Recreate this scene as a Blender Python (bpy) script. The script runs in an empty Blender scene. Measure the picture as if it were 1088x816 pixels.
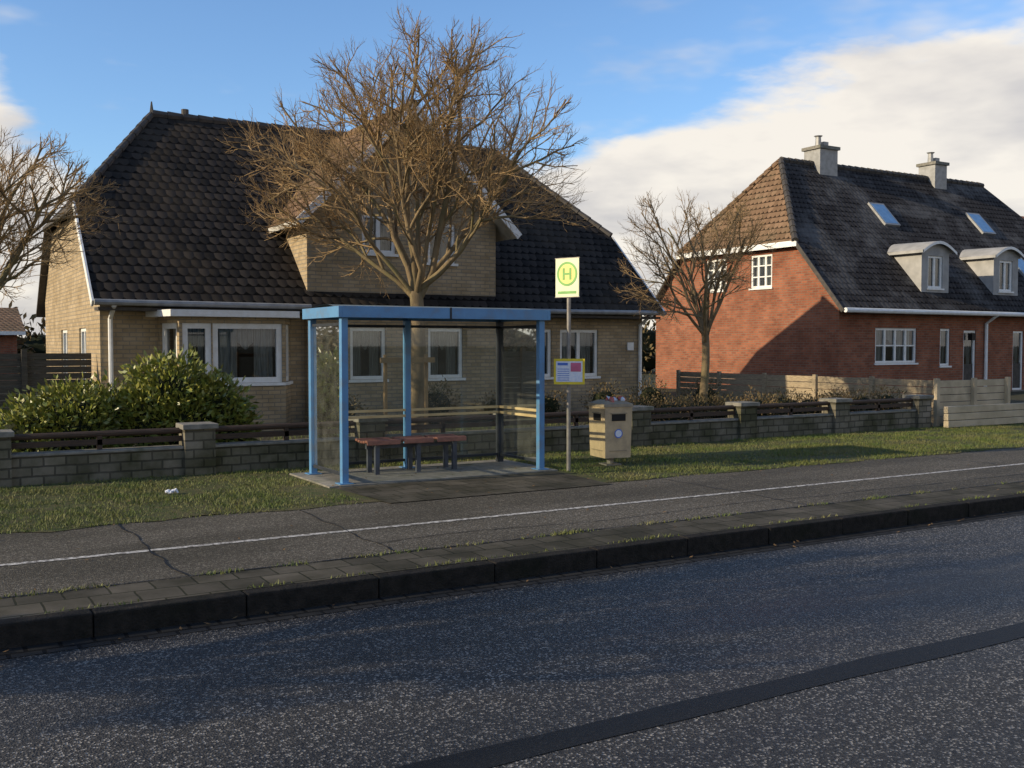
import bpy, math, random
import numpy as np
from mathutils import Vector, Matrix, noise as mnoise

scene = bpy.context.scene
scene.view_settings.view_transform = 'Standard'
scene.view_settings.look = 'None'
scene.view_settings.exposure = 0
Z = Vector((0, 0, 1))

# ------------------------------------------------------------------ materials
def nt(name):
    m = bpy.data.materials.new(name); m.use_nodes = True
    t = m.node_tree
    return m, t, t.nodes, t.links, t.nodes['Principled BSDF']

def rgb(c): return (c[0], c[1], c[2], 1)

def pmat(name, c1, c2=None, scale=5, rough=0.8, bump=0.0, bscale=40, c3=None, scale3=0.6, metal=0, stretch=None, spec=0.3, f3=0.6):
    m, t, N, L, P = nt(name)
    P.inputs['Roughness'].default_value = rough
    P.inputs['Metallic'].default_value = metal
    P.inputs['Specular IOR Level'].default_value = spec
    tc = N.new('ShaderNodeTexCoord')
    src = tc.outputs['Object']
    if stretch:
        mp = N.new('ShaderNodeMapping'); mp.inputs['Scale'].default_value = stretch
        L.new(src, mp.inputs['Vector']); src = mp.outputs['Vector']
    if c2 is None: c2 = [x * .8 for x in c1]
    nz = N.new('ShaderNodeTexNoise'); nz.inputs['Scale'].default_value = scale; nz.inputs['Detail'].default_value = 3
    L.new(src, nz.inputs['Vector'])
    cr = N.new('ShaderNodeValToRGB'); cr.color_ramp.elements[0].position = 0.35; cr.color_ramp.elements[1].position = 0.65
    cr.color_ramp.elements[0].color = rgb(c1); cr.color_ramp.elements[1].color = rgb(c2)
    L.new(nz.outputs['Fac'], cr.inputs['Fac'])
    out = cr.outputs['Color']
    if c3 is not None:
        n3 = N.new('ShaderNodeTexNoise'); n3.inputs['Scale'].default_value = scale3; n3.inputs['Detail'].default_value = 5
        n3.inputs['Roughness'].default_value = 0.65
        L.new(src, n3.inputs['Vector'])
        mr = N.new('ShaderNodeMapRange'); mr.inputs[1].default_value = 0.5; mr.inputs[2].default_value = 0.68; mr.inputs[4].default_value = f3
        L.new(n3.outputs['Fac'], mr.inputs[0])
        mx = N.new('ShaderNodeMix'); mx.data_type = 'RGBA'
        L.new(mr.outputs[0], mx.inputs[0]); L.new(out, mx.inputs[6]); mx.inputs[7].default_value = rgb(c3)
        out = mx.outputs[2]
    L.new(out, P.inputs['Base Color'])
    if bump > 0:
        nb = N.new('ShaderNodeTexNoise'); nb.inputs['Scale'].default_value = bscale; nb.inputs['Detail'].default_value = 3
        L.new(src, nb.inputs['Vector'])
        b = N.new('ShaderNodeBump'); b.inputs['Strength'].default_value = bump; b.inputs['Distance'].default_value = 0.02
        L.new(nb.outputs['Fac'], b.inputs['Height']); L.new(b.outputs['Normal'], P.inputs['Normal'])
    return m

def brickmat(name, c1, c2, mortar, w=0.25, h=0.083, ms=0.012, stain=None, bump=0.5, rough=0.9, smax=0.7):
    m, t, N, L, P = nt(name)
    P.inputs['Roughness'].default_value = rough
    P.inputs['Specular IOR Level'].default_value = 0.2
    tc = N.new('ShaderNodeTexCoord')
    nd = N.new('ShaderNodeTexNoise'); nd.inputs['Scale'].default_value = 6; nd.inputs['Detail'].default_value = 2
    L.new(tc.outputs['Object'], nd.inputs['Vector'])
    vm = N.new('ShaderNodeVectorMath'); vm.operation = 'MULTIPLY_ADD'; vm.inputs[1].default_value = (0.018, 0.018, 0)
    L.new(nd.outputs['Color'], vm.inputs[0]); L.new(tc.outputs['UV'], vm.inputs[2])
    br = N.new('ShaderNodeTexBrick')
    br.inputs['Scale'].default_value = 1; br.inputs['Brick Width'].default_value = w; br.inputs['Row Height'].default_value = h
    br.inputs['Mortar Size'].default_value = ms; br.inputs['Mortar Smooth'].default_value = 0.2
    br.inputs['Color1'].default_value = rgb(c1); br.inputs['Color2'].default_value = rgb(c2); br.inputs['Mortar'].default_value = rgb(mortar)
    L.new(vm.outputs[0], br.inputs['Vector'])
    nz = N.new('ShaderNodeTexNoise'); nz.inputs['Scale'].default_value = 1.3; nz.inputs['Detail'].default_value = 5; nz.inputs['Roughness'].default_value = 0.65
    L.new(tc.outputs['Object'], nz.inputs['Vector'])
    mr = N.new('ShaderNodeMapRange'); mr.inputs[1].default_value = 0.35; mr.inputs[2].default_value = smax
    L.new(nz.outputs['Fac'], mr.inputs[0])
    mx = N.new('ShaderNodeMix'); mx.data_type = 'RGBA'; mx.blend_type = 'MULTIPLY'
    L.new(mr.outputs[0], mx.inputs[0]); L.new(br.outputs['Color'], mx.inputs[6])
    mx.inputs[7].default_value = rgb(stain or (0.6, 0.6, 0.6))
    L.new(mx.outputs[2], P.inputs['Base Color'])
    b = N.new('ShaderNodeBump'); b.inputs['Strength'].default_value = bump; b.inputs['Distance'].default_value = 0.012; b.invert = True
    L.new(br.outputs['Fac'], b.inputs['Height']); L.new(b.outputs['Normal'], P.inputs['Normal'])
    return m

def tilemat(name, c1, c2, moss, tw=0.21, th=0.27, bump=0.9, mossamt=0.5, rough=0.9):
    m, t, N, L, P = nt(name)
    P.inputs['Roughness'].default_value = rough
    P.inputs['Specular IOR Level'].default_value = 0.1
    tc = N.new('ShaderNodeTexCoord')
    sp = N.new('ShaderNodeSeparateXYZ'); L.new(tc.outputs['UV'], sp.inputs[0])
    def M(op, a, b=None, c=None):
        n = N.new('ShaderNodeMath'); n.operation = op
        for i, v in enumerate((a, b, c)):
            if v is None: continue
            if isinstance(v, (int, float)): n.inputs[i].default_value = v
            else: L.new(v, n.inputs[i])
        return n.outputs[0]
    v = M('DIVIDE', sp.outputs['Y'], th)
    row = M('FLOOR', v); fv = M('FRACT', v)
    u = M('DIVIDE', sp.outputs['X'], tw)
    u2 = M('MULTIPLY_ADD', row, 0.5, u)
    col = M('FLOOR', u2); fu = M('FRACT', u2)
    arch = M('SINE', M('MULTIPLY', fu, math.pi))
    edge = M('MULTIPLY', M('SUBTRACT', 1.0, arch), 0.35)
    lift = M('SUBTRACT', fv, edge)
    down = M('SUBTRACT', 1.0, lift)
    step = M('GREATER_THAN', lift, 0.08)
    hgt = M('MULTIPLY', M('MULTIPLY_ADD', arch, 0.6, down), step)
    b = N.new('ShaderNodeBump'); b.inputs['Strength'].default_value = bump; b.inputs['Distance'].default_value = 0.05
    L.new(hgt, b.inputs['Height']); L.new(b.outputs['Normal'], P.inputs['Normal'])
    cb = N.new('ShaderNodeCombineXYZ'); L.new(col, cb.inputs[0]); L.new(row, cb.inputs[1])
    wn = N.new('ShaderNodeTexWhiteNoise'); L.new(cb.outputs[0], wn.inputs['Vector'])
    mx = N.new('ShaderNodeMix'); mx.data_type = 'RGBA'
    L.new(wn.outputs['Value'], mx.inputs[0]); mx.inputs[6].default_value = rgb(c1); mx.inputs[7].default_value = rgb(c2)
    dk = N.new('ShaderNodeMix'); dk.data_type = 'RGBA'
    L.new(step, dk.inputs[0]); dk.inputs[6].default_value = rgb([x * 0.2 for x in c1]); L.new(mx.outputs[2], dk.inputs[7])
    nz = N.new('ShaderNodeTexNoise'); nz.inputs['Scale'].default_value = 0.55; nz.inputs['Detail'].default_value = 6; nz.inputs['Roughness'].default_value = 0.7
    L.new(tc.outputs['Object'], nz.inputs['Vector'])
    mr = N.new('ShaderNodeMapRange'); mr.inputs[1].default_value = 0.48; mr.inputs[2].default_value = 0.64; mr.inputs[4].default_value = mossamt
    L.new(nz.outputs['Fac'], mr.inputs[0])
    m2 = N.new('ShaderNodeMix'); m2.data_type = 'RGBA'
    L.new(mr.outputs[0], m2.inputs[0]); L.new(dk.outputs[2], m2.inputs[6]); m2.inputs[7].default_value = rgb(moss)
    L.new(m2.outputs[2], P.inputs['Base Color'])
    return m

def glassmat(name, tint, refl=1.0, dirt=0.0):
    m = bpy.data.materials.new(name); m.use_nodes = True
    N = m.node_tree.nodes; L = m.node_tree.links
    N.remove(N['Principled BSDF'])
    out = N['Material Output']
    tr = N.new('ShaderNodeBsdfTransparent'); tr.inputs[0].default_value = rgb(tint)
    gl = N.new('ShaderNodeBsdfGlossy'); gl.inputs['Roughness'].default_value = 0.02
    fr = N.new('ShaderNodeFresnel'); fr.inputs[0].default_value = 1.5
    mu = N.new('ShaderNodeMath'); mu.operation = 'MULTIPLY'; mu.inputs[1].default_value = refl
    L.new(fr.outputs[0], mu.inputs[0])
    ms = N.new('ShaderNodeMixShader'); L.new(mu.outputs[0], ms.inputs[0]); L.new(tr.outputs[0], ms.inputs[1]); L.new(gl.outputs[0], ms.inputs[2])
    last = ms.outputs[0]
    if dirt > 0:
        df = N.new('ShaderNodeBsdfDiffuse'); df.inputs[0].default_value = (0.36, 0.37, 0.32, 1)
        tc = N.new('ShaderNodeTexCoord'); nz = N.new('ShaderNodeTexNoise'); nz.inputs['Scale'].default_value = 3.5; nz.inputs['Detail'].default_value = 5
        nz.inputs['Roughness'].default_value = 0.7
        L.new(tc.outputs['Object'], nz.inputs['Vector'])
        mr = N.new('ShaderNodeMapRange'); mr.inputs[1].default_value = 0.38; mr.inputs[2].default_value = 0.75; mr.inputs[3].default_value = dirt * 0.25; mr.inputs[4].default_value = dirt
        L.new(nz.outputs['Fac'], mr.inputs[0])
        m2 = N.new('ShaderNodeMixShader'); L.new(mr.outputs[0], m2.inputs[0]); L.new(last, m2.inputs[1]); L.new(df.outputs[0], m2.inputs[2])
        last = m2.outputs[0]
    L.new(last, out.inputs['Surface'])
    return m

def asphalt(name, base, light, stone, rough_lo, rough_hi, bump=0.5, patch=(0.5, 0.5, 0.5), vs=110, thr=0.75, spec=0.5, streak=False):
    m, t, N, L, P = nt(name)
    P.inputs['Specular IOR Level'].default_value = spec
    tc = N.new('ShaderNodeTexCoord')
    n1 = N.new('ShaderNodeTexNoise'); n1.inputs['Scale'].default_value = 55; n1.inputs['Detail'].default_value = 3; n1.inputs['Roughness'].default_value = 0.7
    L.new(tc.outputs['Object'], n1.inputs['Vector'])
    cr = N.new('ShaderNodeValToRGB'); cr.color_ramp.elements[0].position = 0.36; cr.color_ramp.elements[1].position = 0.68
    cr.color_ramp.elements[0].color = rgb(base); cr.color_ramp.elements[1].color = rgb(light)
    L.new(n1.outputs['Fac'], cr.inputs['Fac'])
    vo = N.new('ShaderNodeTexVoronoi'); vo.inputs['Scale'].default_value = vs
    L.new(tc.outputs['Object'], vo.inputs['Vector'])
    sc = N.new('ShaderNodeSeparateColor'); L.new(vo.outputs['Color'], sc.inputs[0])
    mr = N.new('ShaderNodeMapRange'); mr.inputs[1].default_value = thr; mr.inputs[2].default_value = thr + 0.15; mr.inputs[4].default_value = 0.8
    L.new(sc.outputs[0], mr.inputs[0])
    mx = N.new('ShaderNodeMix'); mx.data_type = 'RGBA'
    L.new(mr.outputs[0], mx.inputs[0]); L.new(cr.outputs[0], mx.inputs[6]); mx.inputs[7].default_value = rgb(stone)
    n2 = N.new('ShaderNodeTexNoise'); n2.inputs['Scale'].default_value = 0.7; n2.inputs['Detail'].default_value = 5; n2.inputs['Roughness'].default_value = 0.6
    mp = N.new('ShaderNodeMapping'); mp.inputs['Scale'].default_value = (0.12, 1.6, 1) if streak else (0.35, 1.3, 1)
    L.new(tc.outputs['Object'], mp.inputs['Vector']); L.new(mp.outputs[0], n2.inputs['Vector'])
    m2 = N.new('ShaderNodeMapRange'); m2.inputs[1].default_value = 0.38; m2.inputs[2].default_value = 0.62
    L.new(n2.outputs['Fac'], m2.inputs[0])
    mx2 = N.new('ShaderNodeMix'); mx2.data_type = 'RGBA'; mx2.blend_type = 'MULTIPLY'
    L.new(m2.outputs[0], mx2.inputs[0]); L.new(mx.outputs[2], mx2.inputs[6]); mx2.inputs[7].default_value = rgb(patch)
    L.new(mx2.outputs[2], P.inputs['Base Color'])
    mrr = N.new('ShaderNodeMapRange'); mrr.inputs[1].default_value = 0.38; mrr.inputs[2].default_value = 0.62
    mrr.inputs[3].default_value = rough_hi; mrr.inputs[4].default_value = rough_lo
    L.new(n2.outputs['Fac'], mrr.inputs[0]); L.new(mrr.outputs[0], P.inputs['Roughness'])
    b = N.new('ShaderNodeBump'); b.inputs['Strength'].default_value = bump; b.inputs['Distance'].default_value = 0.006
    L.new(vo.outputs['Distance'], b.inputs['Height']); L.new(b.outputs['Normal'], P.inputs['Normal'])
    return m

MT = {}
MT['brick_tan'] = brickmat('tan_brick', (0.50, 0.385, 0.24), (0.37, 0.285, 0.175), (0.29, 0.25, 0.19), stain=(0.66, 0.63, 0.56))
MT['brick_red'] = brickmat('red_brick', (0.38, 0.135, 0.07), (0.25, 0.088, 0.05), (0.24, 0.17, 0.12), stain=(0.6, 0.55, 0.53))
MT['block'] = brickmat('wall_block', (0.25, 0.22, 0.17), (0.15, 0.135, 0.10), (0.10, 0.09, 0.07), w=0.26, h=0.12, ms=0.012, stain=(0.36, 0.39, 0.28), bump=0.9, smax=.62)
MT['tile_dark'] = tilemat('dark_roof_tile', (0.017, 0.015, 0.013), (0.042, 0.035, 0.029), (0.068, 0.052, 0.034), mossamt=0.4)
MT['tile_brown_sunlit'] = tilemat('brown_sunlit_roof_tile', (0.17, 0.105, 0.062), (0.26, 0.165, 0.10), (0.14, 0.12, 0.07), mossamt=0.4)  # painted sunlight on sun-facing slopes of dark roofs; plain brown on distant house
MT['tile_grey'] = tilemat('grey_roof_tile', (0.026, 0.023, 0.022), (0.050, 0.045, 0.042), (0.18, 0.172, 0.16), mossamt=0.5)
MT['white'] = pmat('white_paint', (0.80, 0.80, 0.77), (0.72, 0.71, 0.66), 8, 0.45, spec=0.4)
MT['cream'] = pmat('cream_paint', (0.55, 0.53, 0.47), (0.45, 0.43, 0.37), 5, 0.6)
MT['darktrim'] = pmat('dark_trim', (0.05, 0.045, 0.04), (0.08, 0.07, 0.06), 8, 0.7)
MT['zinc'] = pmat('zinc', (0.34, 0.34, 0.33), (0.26, 0.26, 0.25), 6, 0.5, metal=0.2)
MT['render_grey'] = pmat('dormer_grey', (0.38, 0.37, 0.35), (0.29, 0.285, 0.27), 3, 0.7)
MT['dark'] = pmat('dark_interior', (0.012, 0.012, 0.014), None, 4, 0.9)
MT['curtain'] = pmat('net_curtain', (0.48, 0.48, 0.46), (0.22, 0.22, 0.21), 9, 0.9, stretch=(6, 6, 0.3))
MT['glass'] = glassmat('window_glass', (0.75, 0.8, 0.8), 2.2)
MT['sglass'] = glassmat('shelter_glass', (0.86, 0.91, 0.87), 1.6, dirt=0.17)
MT['blue'] = pmat('blue_steel_paint', (0.10, 0.26, 0.46), (0.08, 0.215, 0.40), 5, 0.42, bump=0.05, c3=(0.16, 0.20, 0.23), scale3=5.0, f3=0.55, spec=0.5)
MT['bluedark'] = pmat('dark_steel', (0.02, 0.025, 0.03), (0.035, 0.04, 0.05), 5, 0.5)
MT['greylegs'] = pmat('bench_leg_steel', (0.08, 0.09, 0.11), (0.05, 0.055, 0.065), 6, 0.5)
MT['roofpan'] = pmat('shelter_roof_sheet', (0.20, 0.24, 0.24), (0.14, 0.17, 0.16), 3, 0.5)
MT['wood_light'] = pmat('light_timber', (0.42, 0.33, 0.21), (0.28, 0.22, 0.14), 4, 0.75, bump=0.3, stretch=(2, 2, 14), c3=(0.18, 0.155, 0.11), scale3=.5)
MT['pale'] = pmat('pale_timber', (0.55, 0.45, 0.30), (0.42, 0.34, 0.22), 3, 0.8, bump=0.3, c3=(0.26, 0.22, 0.15), scale3=1.2)
MT['wood_yellow'] = pmat('yellow_timber', (0.62, 0.48, 0.25), (0.48, 0.36, 0.18), 4, 0.7, bump=0.2)
MT['wood_stake'] = pmat('stake_timber', (0.34, 0.22, 0.10), (0.25, 0.16, 0.08), 4, 0.7, bump=0.2)
MT['wood_brown'] = pmat('dark_brown_timber', (0.05, 0.034, 0.024), (0.08, 0.05, 0.033), 6, 0.7, bump=0.3, stretch=(1, 6, 14))
MT['wood_grey'] = pmat('weathered_timber', (0.11, 0.095, 0.07), (0.07, 0.06, 0.045), 5, 0.85, bump=0.3, stretch=(1, 1, 12), c3=(0.05, 0.06, 0.03), scale3=1.5)
MT['seat'] = pmat('bench_slat', (0.30, 0.125, 0.085), (0.20, 0.085, 0.06), 10, 0.45, bump=0.2, spec=.5)
MT['asphalt'] = asphalt('road_asphalt', (0.018, 0.017, 0.016), (0.072, 0.067, 0.059), (0.36, 0.335, 0.295), 0.33, 0.65, bump=0.9, patch=(0.55, 0.55, 0.55), vs=88, thr=0.79, spec=0.3, streak=True)
MT['tar'] = asphalt('tar_strip', (0.009, 0.009, 0.009), (0.017, 0.017, 0.016), (0.04, 0.04, 0.04), 0.5, 0.6, bump=0.3, vs=90, thr=0.9, spec=0.2, streak=True)
MT['path'] = asphalt('pavement_asphalt', (0.060, 0.052, 0.040), (0.150, 0.132, 0.102), (0.34, 0.305, 0.245), 0.75, 0.9, bump=0.8, patch=(0.6, 0.59, 0.54), vs=88, thr=0.79, spec=0.2)
MT['paver'] = brickmat('concrete_paver', (0.125, 0.108, 0.083), (0.082, 0.072, 0.055), (0.028, 0.029, 0.015), w=0.3, h=0.3, ms=0.008, stain=(0.38, 0.4, 0.33), bump=0.8, smax=.6)
MT['gutter'] = brickmat('gutter_sett', (0.035, 0.034, 0.032), (0.022, 0.022, 0.021), (0.006, 0.006, 0.006), w=0.2, h=0.16, ms=0.014, bump=1.0, rough=0.7)
MT['kerb'] = pmat('kerb_stone', (0.030, 0.026, 0.022), (0.015, 0.014, 0.012), 12, 0.85, bump=0.6, bscale=60, c3=(0.012, 0.014, 0.008), scale3=2.5, spec=.12)
MT['concrete'] = pmat('concrete', (0.25, 0.235, 0.20), (0.17, 0.16, 0.135), 9, 0.85, bump=0.4, c3=(0.09, 0.10, 0.06), scale3=3)
MT['soil'] = pmat('garden_ground', (0.035, 0.045, 0.016), (0.06, 0.05, 0.03), 2.0, 0.95, bump=0.8, bscale=25, c3=(0.05, 0.035, 0.022), scale3=0.5)
MT['grassbase'] = pmat('verge_turf', (0.055, 0.072, 0.020), (0.095, 0.085, 0.035), 7, 0.95, bump=1.0, bscale=70, c3=(0.11, 0.082, 0.045), scale3=1.2)
MT['blade'] = pmat('grass_blade', (0.085, 0.125, 0.024), (0.145, 0.15, 0.042), 2.5, 0.6, c3=(0.19, 0.16, 0.075), scale3=0.9, f3=0.65)
MT['bark'] = pmat('bark', (0.25, 0.18, 0.10), (0.15, 0.11, 0.06), 6, 0.9, bump=0.5, bscale=30, c3=(0.16, 0.155, 0.065), scale3=1.6, stretch=(1, 1, 0.4))
MT['twig'] = pmat('twig', (0.40, 0.265, 0.125), (0.28, 0.185, 0.09), 3, 0.8)
MT['leaf'] = pmat('rhododendron_leaf', (0.15, 0.19, 0.03), (0.26, 0.24, 0.045), 9, 0.4, c3=(0.06, 0.085, 0.018), scale3=2.5, spec=0.5)
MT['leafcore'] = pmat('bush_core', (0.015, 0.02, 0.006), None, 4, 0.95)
MT['hedge'] = pmat('winter_hedge', (0.19, 0.125, 0.062), (0.11, 0.09, 0.038), 5, 0.85, c3=(0.055, 0.065, 0.02), scale3=1.5)
MT['signyellow'] = pmat('sign_yellow', (0.82, 0.76, 0.22), (0.76, 0.70, 0.20), 6, 0.4)
MT['signpale'] = pmat('sign_pale', (0.76, 0.78, 0.50), (0.72, 0.75, 0.46), 6, 0.4)
MT['signgreen'] = pmat('sign_green', (0.20, 0.47, 0.12), None, 6, 0.4)
MT['yellow'] = pmat('yellow_paint', (0.80, 0.60, 0.04), None, 6, 0.4)
MT['paper'] = pmat('paper', (0.75, 0.75, 0.78), (0.6, 0.65, 0.75), 30, 0.5)
MT['pink'] = pmat('print_pink', (0.65, 0.15, 0.25), None, 6, 0.5)
MT['printblue'] = pmat('print_blue', (0.10, 0.20, 0.60), None, 6, 0.5)
MT['pole'] = pmat('galvanised_pole', (0.28, 0.26, 0.23), (0.20, 0.18, 0.16), 8, 0.5, metal=0.3)
MT['bin'] = pmat('bin_beige', (0.56, 0.42, 0.25), (0.47, 0.35, 0.21), 7, 0.6, bump=0.1, c3=(0.30, 0.23, 0.15), scale3=4)
MT['binlid'] = pmat('bin_lid', (0.32, 0.26, 0.17), (0.24, 0.19, 0.13), 8, 0.6)
MT['black'] = pmat('black', (0.01, 0.01, 0.01), None, 4, 0.6)
MT['red'] = pmat('red_rag', (0.55, 0.04, 0.04), (0.4, 0.2, 0.15), 20, 0.6)
MT['blueglass'] = pmat('skylight_glass', (0.16, 0.30, 0.48), None, 5, 0.1, spec=0.8)
MT['orange'] = pmat('orange_roof', (0.40, 0.16, 0.07), (0.30, 0.12, 0.06), 4, 0.8)
MT['dry'] = pmat('dry_leaf', (0.20, 0.12, 0.05), (0.12, 0.07, 0.03), 9, 0.8)

m, t, N, L, P = nt('worn_white_line')
tc = N.new('ShaderNodeTexCoord'); nz = N.new('ShaderNodeTexNoise'); nz.inputs['Scale'].default_value = 22; nz.inputs['Detail'].default_value = 6; nz.inputs['Roughness'].default_value = 0.75
L.new(tc.outputs['Object'], nz.inputs['Vector'])
cr = N.new('ShaderNodeValToRGB'); cr.color_ramp.elements[0].position = 0.42; cr.color_ramp.elements[1].position = 0.58
cr.color_ramp.elements[0].color = (0.11, 0.096, 0.076, 1); cr.color_ramp.elements[1].color = (0.64, 0.61, 0.55, 1)
L.new(nz.outputs['Fac'], cr.inputs['Fac']); L.new(cr.outputs[0], P.inputs['Base Color']); P.inputs['Roughness'].default_value = 0.7
MT['paint'] = m

# ------------------------------------------------------------------ builder
class MB:
    def __init__(s): s.v = []; s.f = []; s.m = []; s.mats = []
    def mi(s, k):
        if k not in s.mats: s.mats.append(k)
        return s.mats.index(k)
    def poly(s, pts, k):
        b = len(s.v); s.v += [tuple(p) for p in pts]; s.f.append(tuple(range(b, b + len(pts)))); s.m.append(s.mi(k))
    def box(s, x0, x1, y0, y1, z0, z1, k, M=None):
        c = [Vector((x, y, z)) for z in (z0, z1) for y in (y0, y1) for x in (x0, x1)]
        if M is not None: c = [M @ p for p in c]
        b = len(s.v); s.v += [tuple(p) for p in c]; i = s.mi(k)
        for q in ((0, 2, 3, 1), (4, 5, 7, 6), (0, 1, 5, 4), (2, 6, 7, 3), (0, 4, 6, 2), (1, 3, 7, 5)):
            s.f.append(tuple(b + j for j in q)); s.m.append(i)
    def slab(s, pts, th, kt, ks):
        pts = [Vector(p) for p in pts]; lo = [p - Z * th for p in pts]
        s.poly(pts, kt); s.poly(lo[::-1], ks)
        for i in range(len(pts)):
            j = (i + 1) % len(pts)
            s.poly([lo[i], lo[j], pts[j], pts[i]], ks)
    def tube(s, pts, rads, n, k, cap=True):
        b = len(s.v); i = s.mi(k); pts = [Vector(p) for p in pts]
        for a, p in enumerate(pts):
            d = (pts[min(a + 1, len(pts) - 1)] - pts[max(a - 1, 0)])
            if d.length < 1e-6: d = Z.copy()
            d.normalize()
            r = Vector((1, 0, 0)) if abs(d.x) < 0.8 else Vector((0, 1, 0))
            e1 = d.cross(r).normalized(); e2 = d.cross(e1)
            for q in range(n):
                an = 2 * math.pi * q / n
                s.v.append(tuple(p + (e1 * math.cos(an) + e2 * math.sin(an)) * rads[a]))
        for a in range(len(pts) - 1):
            for q in range(n):
                q2 = (q + 1) % n
                s.f.append((b + a * n + q, b + a * n + q2, b + (a + 1) * n + q2, b + (a + 1) * n + q)); s.m.append(i)
        if cap:
            s.f.append(tuple(b + q for q in range(n))[::-1]); s.m.append(i)
            s.f.append(tuple(b + (len(pts) - 1) * n + q for q in range(n))); s.m.append(i)
    def beam(s, p0, p1, w, h, k):
        p0 = Vector(p0); p1 = Vector(p1); d = (p1 - p0); Ln = d.length; d.normalize()
        side = d.cross(Z).normalized() if abs(d.z) < 0.99 else Vector((1, 0, 0)); up = side.cross(d)
        M = Matrix(((d.x, side.x, up.x, p0.x), (d.y, side.y, up.y, p0.y), (d.z, side.z, up.z, p0.z), (0, 0, 0, 1)))
        s.box(0, Ln, -w / 2, w / 2, -h / 2, h / 2, k, M)
    def build(s, name, parent=None, smooth=False, bevel=0, uv=True):
        me = bpy.data.meshes.new(name); me.from_pydata(s.v, [], s.f)
        for k in s.mats: me.materials.append(MT[k])
        me.polygons.foreach_set('material_index', s.m)
        if smooth: me.polygons.foreach_set('use_smooth', [True] * len(s.f))
        me.update()
        if uv:
            ul = me.uv_layers.new(name='UVMap').data
            for p in me.polygons:
                n = p.normal
                if abs(n.z) > 0.95: u = Vector((1, 0, 0)); v = Vector((0, 1, 0))
                else:
                    u = Z.cross(n).normalized(); v = n.cross(u)
                    if v.z < 0: v = -v
                for li in p.loop_indices:
                    co = me.vertices[me.loops[li].vertex_index].co
                    ul[li].uv = (co.dot(u), co.dot(v))
        ob = bpy.data.objects.new(name, me); scene.collection.objects.link(ob)
        if parent: ob.parent = parent
        if bevel:
            md = ob.modifiers.new('bevel', 'BEVEL'); md.width = bevel; md.segments = 2; md.limit_method = 'ANGLE'
        return ob

def empty(name, loc=(0, 0, 0)):
    e = bpy.data.objects.new(name, None); scene.collection.objects.link(e); e.empty_display_size = 0.2
    return e

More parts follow.
